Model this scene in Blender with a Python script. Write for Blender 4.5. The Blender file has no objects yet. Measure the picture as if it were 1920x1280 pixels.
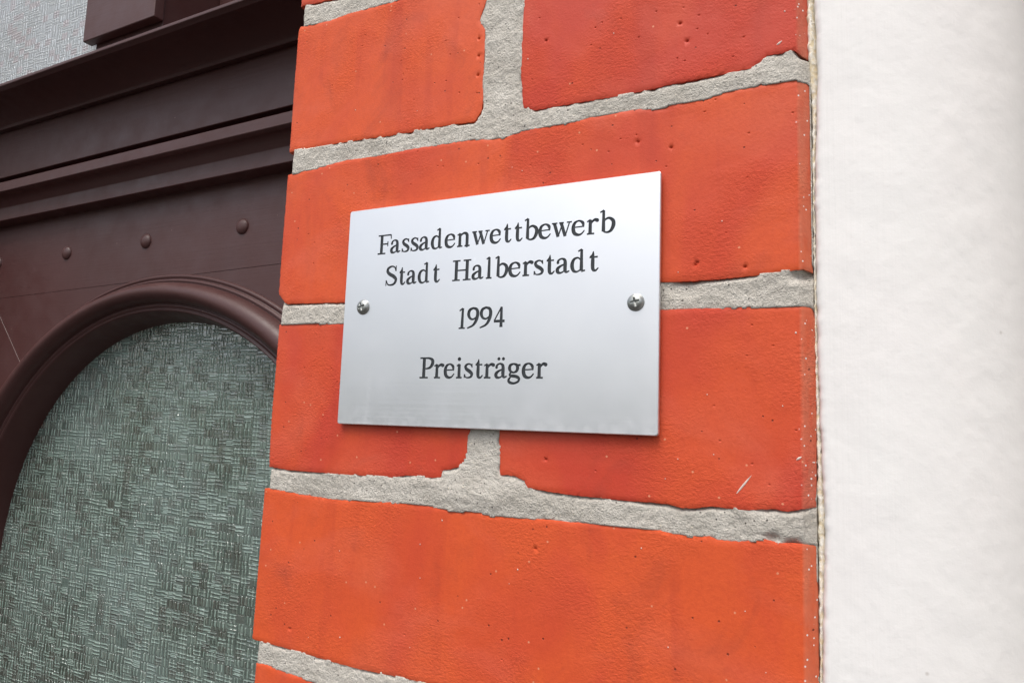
import bpy, bmesh, math, random
import numpy as np
from mathutils import Vector, Matrix
from mathutils.geometry import delaunay_2d_cdt

# ------------------------------------------------------------------ camera, world, sun, exposure
sc = bpy.context.scene
COL = sc.collection
CX, CY, CZ = 0.26844, -0.26444, -0.20766          # camera: 26 cm in front of the brickwork
YAW, PITCH, ROLL, FPX = 0.47265, 0.11657, 0.03484, 1337.44

def make_camera():
    cy, sy = math.cos(YAW), math.sin(YAW); cp, sp = math.cos(PITCH), math.sin(PITCH)
    f = Vector((-sy*cp, cy*cp, sp)); r0 = Vector((cy, sy, 0)); u0 = r0.cross(f)
    r = r0*math.cos(ROLL) + u0*math.sin(ROLL); u = u0*math.cos(ROLL) - r0*math.sin(ROLL)
    M = Matrix(((r.x, u.x, -f.x, CX), (r.y, u.y, -f.y, CY), (r.z, u.z, -f.z, CZ), (0, 0, 0, 1)))
    cd = bpy.data.cameras.new('camera'); cam = bpy.data.objects.new('camera', cd); COL.objects.link(cam)
    cam.matrix_world = M
    cd.sensor_width = 36; cd.lens = FPX/1920*36
    cd.clip_start = 0.005; cd.clip_end = 3000
    sc.camera = cam
make_camera()

SUN_EL, SUN_AZ = math.radians(63), math.radians(0)      # azimuth: measured to the right of straight out from the wall
world = bpy.data.worlds.new('World'); sc.world = world; world.use_nodes = True
wt = world.node_tree; wt.nodes.clear()
sky = wt.nodes.new('ShaderNodeTexSky'); sky.sky_type = 'NISHITA'; sky.sun_disc = False
sky.sun_elevation = SUN_EL; sky.sun_rotation = math.pi - SUN_AZ
sky.air_density = 1.0; sky.dust_density = 5.0; sky.ozone_density = 1.0
hsv = wt.nodes.new('ShaderNodeHueSaturation'); hsv.inputs['Saturation'].default_value = 0.50
bg = wt.nodes.new('ShaderNodeBackground'); bg.inputs['Strength'].default_value = 0.15
wo = wt.nodes.new('ShaderNodeOutputWorld')
wt.links.new(sky.outputs[0], hsv.inputs['Color']); wt.links.new(hsv.outputs[0], bg.inputs[0]); wt.links.new(bg.outputs[0], wo.inputs[0])

sd = bpy.data.lights.new('sun', 'SUN'); sun = bpy.data.objects.new('sun', sd); COL.objects.link(sun)
sd.energy = 0.9; sd.angle = math.radians(34); sd.color = (1.0, 0.95, 0.89)
d = Vector((math.sin(SUN_AZ)*math.cos(SUN_EL), -math.cos(SUN_AZ)*math.cos(SUN_EL), math.sin(SUN_EL)))
sun.rotation_euler = d.to_track_quat('Z', 'Y').to_euler(); sun.location = d*20

vs = sc.view_settings
vs.view_transform = 'Standard'; vs.look = 'None'; vs.gamma = 1; vs.use_curve_mapping = False
vs.exposure = 0.64

# ------------------------------------------------------------------ helpers
rng = np.random.default_rng(7); random.seed(7)

def tag(o, label=None, cat=None, group=None, kind=None):
    if label: o['label'] = label
    if cat: o['category'] = cat
    if group: o['group'] = group
    if kind: o['kind'] = kind
    return o

def empty(name, loc, label, cat):
    o = bpy.data.objects.new(name, None); COL.objects.link(o); o.location = loc
    o.empty_display_size = 0.05
    return tag(o, label, cat, kind='thing')

def mesh_obj(name, V, F, mat, parent=None, smooth=False, loc=None):
    """V world coordinates; object origin put at loc (world)"""
    V = np.asarray(V, float)
    if loc is None: loc = V.mean(0)
    loc = np.asarray(loc, float)
    me = bpy.data.meshes.new(name)
    me.from_pydata((V-loc).tolist(), [], [tuple(int(i) for i in f) for f in F])
    if smooth: me.polygons.foreach_set('use_smooth', [True]*len(me.polygons))
    me.update()
    o = bpy.data.objects.new(name, me); COL.objects.link(o)
    if mat: me.materials.append(mat)
    o.location = loc
    if parent:
        o.parent = parent
        o.matrix_parent_inverse = Matrix.Translation(world_loc(parent)).inverted()
    return o

def world_loc(o):
    return Vector(o.location)      # all parents here are translation only, with parent-inverse set

def grid_mesh(name, X, Y, Z, mat, parent=None):
    """X,Y,Z 2-D arrays"""
    h, w = X.shape
    V = np.stack([X, Y, Z], -1).reshape(-1, 3)
    loc = V.mean(0); V = V-loc
    i = np.arange(h*w).reshape(h, w)
    q = np.stack([i[:-1, :-1], i[:-1, 1:], i[1:, 1:], i[1:, :-1]], -1).reshape(-1, 4)
    me = bpy.data.meshes.new(name)
    me.vertices.add(len(V)); me.vertices.foreach_set('co', V.ravel().astype(np.float32))
    n = len(q)
    me.loops.add(n*4); me.loops.foreach_set('vertex_index', q.ravel().astype(np.int32))
    me.polygons.add(n); me.polygons.foreach_set('loop_start', (np.arange(n)*4).astype(np.int32))
    me.polygons.foreach_set('loop_total', np.full(n, 4, np.int32))
    me.polygons.foreach_set('use_smooth', np.ones(n, bool))
    me.update(calc_edges=True); me.validate()
    o = bpy.data.objects.new(name, me); COL.objects.link(o); me.materials.append(mat); o.location = loc
    if parent:
        o.parent = parent; o.matrix_parent_inverse = Matrix.Translation(world_loc(parent)).inverted()
    return o

def vnoise(x, y, seed=0):
    """smooth value noise, -1..1"""
    x = np.asarray(x, float); y = np.asarray(y, float)
    xi = np.floor(x).astype(np.int64); yi = np.floor(y).astype(np.int64)
    fx = x-xi; fy = y-yi
    fx = fx*fx*fx*(fx*(fx*6-15)+10); fy = fy*fy*fy*(fy*(fy*6-15)+10)
    def h(a, b):
        n = (a*374761393 + b*668265263 + seed*1442695041) & 0x7fffffff
        n = ((n ^ (n >> 13))*1274126177) & 0x7fffffff
        return ((n ^ (n >> 16)) & 0xffff)/32767.5-1
    a = h(xi, yi); b = h(xi+1, yi); c = h(xi, yi+1); e = h(xi+1, yi+1)
    return (a*(1-fx)+b*fx)*(1-fy)+(c*(1-fx)+e*fx)*fy

def fbm(x, y, oct=4, seed=0, gain=.5):
    s = 0; a = 1
    for k in range(oct):
        s = s+a*vnoise(x*2**k+13.7*k, y*2**k-7.1*k, seed+k); a *= gain
    return s

# ------------------------------------------------------------------ material helpers
class MT:
    def __init__(s, name):
        s.m = bpy.data.materials.new(name); s.m.use_nodes = True
        s.t = s.m.node_tree; s.t.nodes.clear()
        s.out = s.t.nodes.new('ShaderNodeOutputMaterial')
        s.b = s.n('ShaderNodeBsdfPrincipled'); s.t.links.new(s.b.outputs[0], s.out.inputs[0])
    def n(s, typ, ins=None, **props):
        nd = s.t.nodes.new(typ)
        for k, v in props.items(): setattr(nd, k, v)
        for k, v in (ins or {}).items(): s.set(nd, k, v)
        return nd
    def set(s, nd, k, v):
        sock = nd.inputs[k]
        if isinstance(v, bpy.types.NodeSocket): s.t.links.new(v, sock)
        else:
            if sock.type == 'RGBA' and len(v) == 3: v = (*v, 1)
            sock.default_value = v
    def pos(s): return s.n('ShaderNodeNewGeometry').outputs['Position']
    def mapped(s, v, scale=(1, 1, 1), rot=(0, 0, 0), loc=(0, 0, 0)):
        return s.n('ShaderNodeMapping', {'Vector': v, 'Scale': scale, 'Rotation': rot, 'Location': loc}).outputs[0]
    def noise(s, v, scale, detail=3, rough=.5, dist=0):
        return s.n('ShaderNodeTexNoise', {'Vector': v, 'Scale': scale, 'Detail': detail, 'Roughness': rough, 'Distortion': dist}).outputs['Fac']
    def ramp(s, f, a, b, lo=0., hi=1.):
        return s.n('ShaderNodeMapRange', {'Value': f, 'From Min': a, 'From Max': b, 'To Min': lo, 'To Max': hi}).outputs[0]
    def mix(s, f, a, b, mode='MIX'):
        nd = s.n('ShaderNodeMix', data_type='RGBA', blend_type=mode)
        s.set(nd, 0, f); s.set(nd, 6, a); s.set(nd, 7, b); return nd.outputs[2]
    def math(s, op, a, b=0.0, clamp=False):
        nd = s.n('ShaderNodeMath', operation=op, use_clamp=clamp); s.set(nd, 0, a); s.set(nd, 1, b); return nd.outputs[0]
    def vor(s, v, scale, rnd=1.0):
        nd = s.n('ShaderNodeTexVoronoi', {'Vector': v, 'Scale': scale, 'Randomness': rnd}); return nd.outputs['Distance'], nd.outputs['Color']
    def bump(s, h, dist, strength=1.0, normal=None):
        nd = s.n('ShaderNodeBump', {'Height': h, 'Distance': dist, 'Strength': strength})
        if normal is not None: s.set(nd, 'Normal', normal)
        return nd.outputs[0]
    def fin(s, **kw):
        for k, v in kw.items(): s.set(s.b, k.replace('_', ' '), v)
        return s.m

def mat_brick():
    t = MT('fired_brick'); p = t.pos()
    tint = t.n('ShaderNodeAttribute', attribute_type='OBJECT', attribute_name='tint').outputs['Fac']
    big = t.noise(t.mapped(p, (1, 1, .6)), 22, 3, .55, .4)
    f = t.math('ADD', t.ramp(big, .34, .66, -.45, .45), tint, True)
    col = t.mix(f, (.61, .092, .028), (.49, .053, .029))
    # soft vertical fire and water streaks
    st = t.noise(t.mapped(p, (85, 20, 7)), 1.0, 3, .5, .3)
    col = t.mix(t.ramp(st, .57, .78, 0, .42), col, (.36, .036, .022))
    # pale bloom
    bl = t.noise(t.mapped(p, (1, 1, 1.6), loc=(3, 1, 2)), 14, 4, .6, .5)
    col = t.mix(t.ramp(bl, .50, .76, 0, .50), col, (.62, .135, .080))
    mo = t.noise(p, 480, 4, .7)
    col = t.mix(t.ramp(mo, .42, .68, .0, .26), col, (.42, .048, .020))
    sm = t.noise(t.mapped(p, (1, 1, .8), loc=(7, 3, 5)), 30, 4, .6, .8)
    col = t.mix(t.ramp(sm, .58, .80, 0, .45), col, (.26, .045, .028))
    # thin film of old wall paint and dirt on the outer right arris
    px = t.n('ShaderNodeSeparateXYZ', {'Vector': p}).outputs[0]
    film = t.math('MULTIPLY', t.ramp(px, .2452, .2462), t.ramp(t.noise(t.mapped(p, (1, 1, .25)), 300, 3, .6), .25, .7, .12, .42))
    col = t.mix(film, col, (.56, .27, .17))
    d3, c3 = t.vor(p, 900); r3 = t.n('ShaderNodeSeparateColor', {'Color': c3}).outputs[2]
    spl = t.math('MULTIPLY', t.math('MULTIPLY', t.ramp(px, .2446, .2462), t.ramp(d3, .35, .25)), t.math('GREATER_THAN', r3, .93))
    col = t.mix(spl, col, (.74, .70, .66))
    # pores and grains
    d1, c1 = t.vor(p, 330)
    r1 = t.n('ShaderNodeSeparateColor', {'Color': c1}).outputs[0]
    pore = t.math('MULTIPLY', t.ramp(d1, .16, .10), t.math('GREATER_THAN', r1, .945))
    d2, c2 = t.vor(t.mapped(p, loc=(.5, .2, .1)), 420)
    r2 = t.n('ShaderNodeSeparateColor', {'Color': c2}).outputs[1]
    gr = t.math('MULTIPLY', t.ramp(d2, .22, .13), t.math('GREATER_THAN', r2, .992))
    col = t.mix(t.math('MULTIPLY', pore, .75), col, (.09, .018, .012))
    col = t.mix(t.math('MULTIPLY', gr, .6), col, (.70, .34, .20))
    # drag texture of the clay face: short slanted ridges
    drag = t.noise(t.mapped(p, (1.0, 1, 1.7), rot=(0, math.radians(28), 0)), 560, 4, .6, .4)
    fine = t.noise(p, 950, 4, .7)
    patch = t.ramp(t.noise(p, 24, 3, .5), .44, .60, .04, 1.5)
    h = t.math('ADD', t.math('MULTIPLY', drag, patch), t.math('MULTIPLY', fine, t.ramp(patch, .04, 1.5, .55, 1.4)))
    h = t.math('SUBTRACT', h, t.math('MULTIPLY', pore, .8))
    nb = t.bump(h, .00030, .75)
    ro = t.ramp(patch, .04, 1.5, .46, .72)
    return t.fin(Base_Color=col, Roughness=ro, Normal=nb, **{'Specular IOR Level': .22})

def mat_mortar():
    t = MT('lime_mortar'); p = t.pos()
    n1 = t.noise(p, 70, 5, .65); n2 = t.noise(p, 620, 4, .7); n3 = t.noise(p, 20, 2, .5)
    col = t.mix(t.ramp(n1, .3, .7), (.48, .445, .39), (.67, .635, .57))
    col = t.mix(t.ramp(n3, .5, .75, 0, .5), col, (.40, .375, .325))
    col = t.mix(t.ramp(n2, .56, .72, 0, .70), col, (.19, .18, .16))
    d2, c2 = t.vor(p, 700); r2 = t.n('ShaderNodeSeparateColor', {'Color': c2}).outputs[0]
    col = t.mix(t.math('MULTIPLY', t.ramp(d2, .3, .2), t.math('GREATER_THAN', r2, .95)), col, (.66, .60, .50))
    col = t.mix(t.math('MULTIPLY', t.ramp(d2, .3, .2), t.math('LESS_THAN', r2, .05)), col, (.10, .09, .08))
    h = t.math('ADD', t.noise(p, 1300, 4, .7), t.math('MULTIPLY', t.noise(p, 350, 3, .6), 1.2))
    return t.fin(Base_Color=col, Roughness=.92, Normal=t.bump(h, .0011, 1.0), **{'Specular IOR Level': .2})

def mat_plaster():
    t = MT('painted_plaster'); p = t.pos()
    n1 = t.noise(t.mapped(p, (1, 1, .5)), 26, 3, .5, .3)
    col = t.mix(t.ramp(n1, .3, .7), (.735, .727, .708), (.737, .717, .70))
    d, c = t.vor(p, 160); r = t.n('ShaderNodeSeparateColor', {'Color': c}).outputs[0]
    col = t.mix(t.math('MULTIPLY', t.ramp(d, .14, .05, 0, .55), t.math('GREATER_THAN', r, .975)), col, (.35, .31, .27))
    br = t.noise(t.mapped(p, (700, 100, 9)), 1.0, 2, .5)            # brush lines run up and down
    sp = t.n('ShaderNodeSeparateXYZ', {'Vector': p}).outputs[0]
    brush = t.math('MULTIPLY', br, t.ramp(sp, .258, .285, .9, .15))
    h = t.math('ADD', brush, t.math('MULTIPLY', t.noise(p, 420, 5, .65), .6))
    return t.fin(Base_Color=col, Roughness=.62, Normal=t.bump(h, .00021, .9), **{'Specular IOR Level': .35})

def mat_sealant():
    t = MT('weathered_paint_edge'); p = t.pos()
    n = t.noise(p, 420, 3, .6)
    col = t.mix(t.ramp(n, .35, .6), (.66, .55, .36), (.76, .73, .66))
    n2 = t.noise(t.mapped(p, (1, 1, .55), loc=(1, 2, 3)), 330, 3, .6)
    col = t.mix(t.ramp(n2, .66, .70, 0, .9), col, (.12, .085, .045))
    return t.fin(Base_Color=col, Roughness=.7, Normal=t.bump(n, .0006, .8))

def mat_wood(name='brown_paint', a=(.060, .0215, .0195), b=(.072, .0275, .0255), rough=.45):
    t = MT(name); p = t.pos()
    n1 = t.noise(p, 9, 3, .5)
    col = t.mix(t.ramp(n1, .3, .7), a, b)
    grain = t.noise(t.mapped(p, (14, 60, 420)), 1.0, 4, .6, .4)
    col = t.mix(t.ramp(grain, .60, .8, 0, .20), col, (.034, .014, .013))
    d, c = t.vor(p, 120); r = t.n('ShaderNodeSeparateColor', {'Color': c}).outputs[0]
    col = t.mix(t.math('MULTIPLY', t.ramp(d, .09, .04, 0, .8), t.math('GREATER_THAN', r, .965)), col, (.26, .17, .15))
    h = t.math('ADD', t.math('MULTIPLY', grain, .9), t.math('MULTIPLY', t.noise(p, 330, 3, .6), .5))
    return t.fin(Base_Color=col, Roughness=t.ramp(t.noise(p, 40, 3, .6), .3, .7, rough-.10, rough+.10), Normal=t.bump(h, .00022, .7), **{'Specular IOR Level': .5})

def mat_glass(name, base, base2, rough=.05, strength=1.0):
    """cast ornamental glass: short ribs, crosswise like a coarse weave, one direction per cell"""
    t = MT(name); p = t.pos()
    s = t.n('ShaderNodeSeparateXYZ', {'Vector': p})
    wob = t.noise(p, 130, 2, .5); wob2 = t.noise(t.mapped(p, loc=(2, 3, 4)), 130, 2, .5)
    x = t.math('ADD', s.outputs[0], t.math('MULTIPLY', t.math('SUBTRACT', wob, .5), .0016))
    z = t.math('ADD', s.outputs[2], t.math('MULTIPLY', t.math('SUBTRACT', wob2, .5), .0016))
    def layer(pit_u, pit_w, ou, ow, gate, seed):
        u = t.math('ADD', t.math('DIVIDE', x, pit_u), ou); w = t.math('ADD', t.math('DIVIDE', z, pit_w), ow)
        cell = t.n('ShaderNodeCombineXYZ', {'X': t.math('FLOOR', u), 'Y': t.math('FLOOR', w), 'Z': seed}).outputs[0]
        wn = t.n('ShaderNodeTexWhiteNoise', {'Vector': cell}, noise_dimensions='3D')
        rc = t.n('ShaderNodeSeparateColor', {'Color': wn.outputs['Color']})
        fu = t.math('FRACT', u); fw = t.math('FRACT', w)
        ish = t.math('GREATER_THAN', rc.outputs[0], .58)
        v = t.math('ADD', t.math('MULTIPLY', fw, ish), t.math('MULTIPLY', fu, t.math('SUBTRACT', 1.0, ish)))
        a = t.math('ADD', t.math('MULTIPLY', fu, ish), t.math('MULTIPLY', fw, t.math('SUBTRACT', 1.0, ish)))
        v = t.math('SUBTRACT', v, t.math('MULTIPLY', rc.outputs[1], .22))
        l1 = t.ramp(t.math('ABSOLUTE', t.math('SUBTRACT', v, .24)), .12, .0)
        l2 = t.ramp(t.math('ABSOLUTE', t.math('SUBTRACT', v, .64)), .12, .0)
        ends = t.ramp(t.math('ABSOLUTE', t.math('SUBTRACT', a, .5)), .50, .38)
        g = t.ramp(rc.outputs[2], gate, gate+.25)
        flat = t.math('MULTIPLY', t.math('SUBTRACT', rnd_of(wn), .5), .34)
        return t.math('ADD', t.math('MULTIPLY', t.math('MULTIPLY', t.math('ADD', l1, l2), ends), g), flat), rc
    def rnd_of(wn): return wn.outputs['Value']
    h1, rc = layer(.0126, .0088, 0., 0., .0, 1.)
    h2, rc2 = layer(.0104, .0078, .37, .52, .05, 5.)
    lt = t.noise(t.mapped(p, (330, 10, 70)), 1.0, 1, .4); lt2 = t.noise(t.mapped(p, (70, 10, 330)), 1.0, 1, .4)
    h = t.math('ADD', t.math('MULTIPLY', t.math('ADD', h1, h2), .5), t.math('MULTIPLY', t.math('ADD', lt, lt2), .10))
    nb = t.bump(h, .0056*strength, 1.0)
    col = t.mix(t.ramp(h, .0, .72), base, base2)  # ridges painted lighter, imitating bright glints along the ribs
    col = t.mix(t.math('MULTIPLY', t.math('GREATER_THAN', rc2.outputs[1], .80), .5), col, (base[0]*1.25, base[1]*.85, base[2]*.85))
    big = t.noise(p, 9, 2, .5)
    col = t.mix(t.ramp(big, .4, .7, 0, .3), col, (base2[0]*1.1, base2[1]*1.1, base2[2]*1.2))
    return t.fin(Base_Color=col, Roughness=rough*1.6, Normal=t.bump(h, .0009*strength, 1.0), **{'IOR': 1.7, 'Coat Weight': 1.0, 'Coat IOR': 2.1, 'Coat Roughness': rough, 'Coat Normal': nb})

def mat_alu():
    t = MT('brushed_aluminium'); p = t.pos()
    n = t.noise(t.mapped(p, (6, 6, 2600)), 1.0, 3, .6)
    sm = t.noise(p, 30, 3, .5)
    col = t.mix(t.ramp(sm, .35, .7), (.765, .775, .795), (.795, .805, .82))
    d, c = t.vor(p, 95); r = t.n('ShaderNodeSeparateColor', {'Color': c}).outputs[0]
    col = t.mix(t.math('MULTIPLY', t.ramp(d, .12, .03, 0, .35), t.math('GREATER_THAN', r, .95)), col, (.95, .95, .97))
    # dust that has settled along the lower edge and in faint runs
    z = t.n('ShaderNodeSeparateXYZ', {'Vector': p}).outputs[2]
    du = t.math('MULTIPLY', t.ramp(z, -.2010, -.2085), t.ramp(t.noise(p, 240, 4, .65), .42, .66))
    run = t.math('MULTIPLY', t.ramp(t.noise(t.mapped(p, (150, 20, 7), loc=(4, 0, 2)), 1.0, 3, .5), .60, .78), .30)
    dirt = t.math('ADD', t.math('MULTIPLY', du, .3), t.math('MULTIPLY', run, .6), True)
    sm2 = t.noise(t.mapped(p, (1, 1, .7), loc=(3, 9, 1)), 55, 4, .6)
    rough = t.math('ADD', t.ramp(n, .3, .7, .33, .41), t.math('ADD', t.math('MULTIPLY', dirt, .25), t.ramp(sm2, .45, .75, 0, .07)))
    return t.fin(Base_Color=t.mix(t.math('MULTIPLY', dirt, .45), col, (.70, .69, .67)), Metallic=t.math('SUBTRACT', 1.0, t.math('MULTIPLY', dirt, .35)), Roughness=rough, Normal=t.bump(n, .00003, .35))

def mat_simple(name, col, rough=.6, metal=0., spec=.5):
    t = MT(name); p = t.pos()
    n = t.noise(p, 200, 3, .5)
    c = t.mix(t.ramp(n, .3, .7), tuple(v*.9 for v in col), tuple(min(1, v*1.1) for v in col))
    return t.fin(Base_Color=c, Roughness=rough, Metallic=metal, **{'Specular IOR Level': spec})

M_BRICK = mat_brick(); M_MORTAR = mat_mortar(); M_PLASTER = mat_plaster(); M_SEAL = mat_sealant()
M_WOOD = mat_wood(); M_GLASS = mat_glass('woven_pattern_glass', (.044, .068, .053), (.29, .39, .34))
M_GLASS_UP = mat_glass('woven_pattern_glass_above', (.27, .30, .31), (.50, .55, .57), .2, .8)  # same glass, sky reflection painted in as a paler base colour
M_ALU = mat_alu(); M_INK = mat_simple('engraving_paint', (.035, .04, .045), .55, 0, .3)
M_SCREW = mat_simple('zinc_screw', (.36, .37, .35), .38, 1.0); M_SLOT = mat_simple('dirty_slot', (.06, .065, .055), .6, .3)
M_FLECK = mat_simple('white_paint_fleck', (.62, .50, .44), .7)
M_DARK = mat_simple('dark_interior', (.02, .016, .014), .8)

# ------------------------------------------------------------------ setting: ground, pavement, road, added rise for reflections
def setting():
    t = MT('paving'); p = t.pos()
    c = t.mix(t.ramp(t.noise(p, 3, 4, .6), .3, .7), (.045, .043, .040), (.070, .067, .063))
    mp = t.fin(Base_Color=c, Roughness=.9)
    t = MT('asphalt'); p = t.pos()
    c = t.mix(t.ramp(t.noise(p, 30, 4, .6), .3, .7), (.045, .045, .047), (.065, .064, .063))
    ma = t.fin(Base_Color=c, Roughness=.9)
    t = MT('grass_land'); p = t.pos()
    c = t.mix(t.ramp(t.noise(p, .4, 5, .6), .3, .7), (.12, .13, .10), (.18, .185, .145))
    mg = t.fin(Base_Color=c, Roughness=.95)
    def slab(name, x0, x1, y0, y1, z0, z1, m):
        V = [(x, y, z) for z in (z0, z1) for y in (y0, y1) for x in (x0, x1)]
        F = [(0, 2, 3, 1), (4, 5, 7, 6), (0, 1, 5, 4), (2, 6, 7, 3), (0, 4, 6, 2), (1, 3, 7, 5)]
        return tag(mesh_obj(name, V, F, m), kind='structure')
    zg = -1.75
    slab('ground', -900, 900, -900, 900, zg-1.2, zg-.30, mg)
    slab('road', -300, 300, -9.0, -2.6, zg-.296, zg-.12, ma)
    slab('pavement', -300, 300, -2.596, .42, zg-.296, zg, mp)
    slab('far_pavement', -300, 300, -12, -9.004, zg-.296, zg, mp)
    # added unseen rise across the street, darkening low reflections in plaque and glass
    n = 160; xs = np.linspace(-260, 260, n); prof = [(-13, -2.05), (-19, -.9), (-26, .6), (-36, 2.0), (-60, 4), (-140, 10), (-220, 14), (-300, 0)]
    V = []; F = []
    for i, x in enumerate(xs):
        for j, (y, z) in enumerate(prof):
            k = 1+.16*float(fbm(x*.03+j, j*.7, 3, 5)) if 0 < j < 7 else 1
            V.append((x, y+1.5*float(vnoise(x*.15, j, 3))*(j > 0), (z+2.05)*k-2.05))
    m = len(prof)
    for i in range(n-1):
        for j in range(m-1): F.append((i*m+j, i*m+j+1, (i+1)*m+j+1, (i+1)*m+j))
    tag(mesh_obj('reflected_rise', V, F, mg, smooth=True), kind='structure')
setting()

# ------------------------------------------------------------------ brick pier
PIT, BH = 81.3, 71.0
BR = {
'A1': [(0.2,-1.6),(20.9,-3.0),(33.3,-2.1),(46.9,-2.4),(60.1,-2.8),(70.5,-2.4),(90.5,-3.3),(112.9,-5.3),(113.8,-15.2),(112.7,-18.8),(111.3,-21.9),(110.9,-24.5),(113.8,-29.8),(114.0,-38.2),(113.8,-53.3),(114.1,-63.9),(113.4,-68.2),(110.2,-72.5),(101.0,-72.1),(83.8,-71.9),(61.0,-71.8),(36.6,-70.8),(10.8,-70.6),(-2.3,-70.5),(-2.2,-47.9),(-1.6,-6.5),(-1.2,-4.0)],
'A2': [(133.6,-3.0),(133.3,-20.2),(132.9,-35.8),(132.6,-51.3),(134.2,-66.9),(134.8,-70.4),(139.8,-72.6),(153.1,-72.7),(166.5,-72.9),(178.1,-73.2),(187.8,-72.9),(202.5,-72.3),(212.8,-72.1),(221.6,-72.1),(230.1,-71.8),(233.0,-70.1),(235.4,-68.1),(240.1,-68.2),(244.7,-68.0),(246.9,-69.7),(249.7,-71.3),(249.7,-60.1),(249.7,-3.2)],
'B': [(-1.1,-82.9),(17.1,-82.0),(37.4,-80.3),(56.9,-81.1),(75.3,-80.5),(91.2,-80.5),(109.0,-80.8),(118.0,-82.3),(125.9,-82.5),(133.6,-81.1),(140.1,-80.9),(155.6,-81.1),(166.7,-80.1),(175.3,-80.2),(185.2,-80.1),(191.3,-81.0),(196.0,-81.6),(200.0,-80.5),(212.2,-81.1),(220.3,-79.4),(233.6,-79.0),(249.8,-79.9),(249.8,-150.5),(246.9,-149.7),(235.2,-150.9),(218.4,-151.5),(207.4,-151.7),(196.3,-151.3),(166.1,-152.0),(116.9,-153.0),(74.7,-152.6),(42.7,-152.0),(27.0,-151.4),(5.3,-151.0),(3.4,-150.3),(2.0,-148.9),(-2.2,-144.4),(-2.5,-108.9)],
'C1': [(0.4,-161.4),(3.8,-161.0),(19.6,-161.5),(33.6,-161.7),(43.5,-161.9),(75.2,-159.8),(114.6,-159.9),(115.0,-186.3),(114.5,-210.7),(114.2,-215.9),(113.5,-221.7),(109.6,-226.2),(101.8,-228.2),(100.9,-230.9),(95.1,-231.8),(90.7,-231.2),(83.0,-231.3),(75.2,-232.8),(64.8,-232.8),(44.3,-233.1),(13.2,-233.0),(0.8,-232.2),(-1.0,-207.4),(-0.2,-190.0)],
'C2': [(129.7,-160.1),(196.5,-162.1),(218.4,-162.3),(232.4,-162.4),(249.8,-162.9),(250.2,-168.0),(250.2,-201.1),(249.8,-231.7),(245.2,-232.6),(240.5,-233.7),(236.5,-233.2),(226.1,-234.5),(219.7,-234.2),(215.4,-233.9),(209.5,-235.2),(205.0,-235.4),(200.4,-234.6),(194.1,-234.4),(184.6,-234.6),(174.6,-234.3),(159.1,-233.9),(151.5,-233.4),(142.3,-232.7),(140.8,-229.9),(136.4,-228.3),(132.6,-228.1),(129.7,-228.3),(128.7,-219.6),(128.5,-211.0),(128.7,-186.3)],
'D': [(-1.0,-242.7),(11.4,-242.8),(22.2,-244.0),(33.9,-244.4),(46.5,-244.8),(58.5,-243.7),(70.2,-243.7),(83.8,-243.3),(95.7,-243.2),(100.0,-243.8),(109.5,-244.5),(119.6,-243.8),(123.6,-244.8),(127.5,-244.9),(133.3,-244.4),(142.7,-244.6),(151.8,-244.1),(159.4,-244.3),(169.8,-243.9),(178.2,-244.2),(187.1,-243.7),(195.0,-243.7),(200.5,-244.7),(206.5,-245.0),(214.7,-244.5),(218.3,-245.3),(222.6,-245.4),(229.6,-244.4),(233.7,-243.6),(237.1,-244.3),(244.4,-244.0),(249.8,-244.1),(250.0,-265.9),(249.8,-314.2),(148.0,-314.8),(91.5,-316.1),(79.7,-316.2),(63.9,-316.6),(52.2,-316.4),(40.5,-316.0),(30.2,-315.4),(15.9,-314.9),(6.5,-314.7),(-3.4,-314.2),(-2.2,-302.8),(-1.3,-278.2),(-1.1,-256.3)],
'E1': [(1.5,-324.9),(6.1,-324.1),(12.9,-324.7),(22.1,-325.6),(31.1,-326.1),(41.9,-327.0),(80,-326.8),(114.5,-326.0),(114.8,-396.5),(0.2,-396.8)],
'E2': [(129.5,-326.2),(249.8,-325.8),(249.8,-396.8),(129.2,-396.4)],
'Z': [(-1.5,80.8),(249.8,80.5),(249.8,9.6),(150,9.2),(60,8.0),(27.5,8.5),(13.1,9.5),(-1.8,10.5)],
}
TINT = {'A1': -.05, 'A2': .95, 'B': .34, 'C1': .80, 'C2': .74, 'D': .10, 'E1': .2, 'E2': .5, 'Z': .75}
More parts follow.
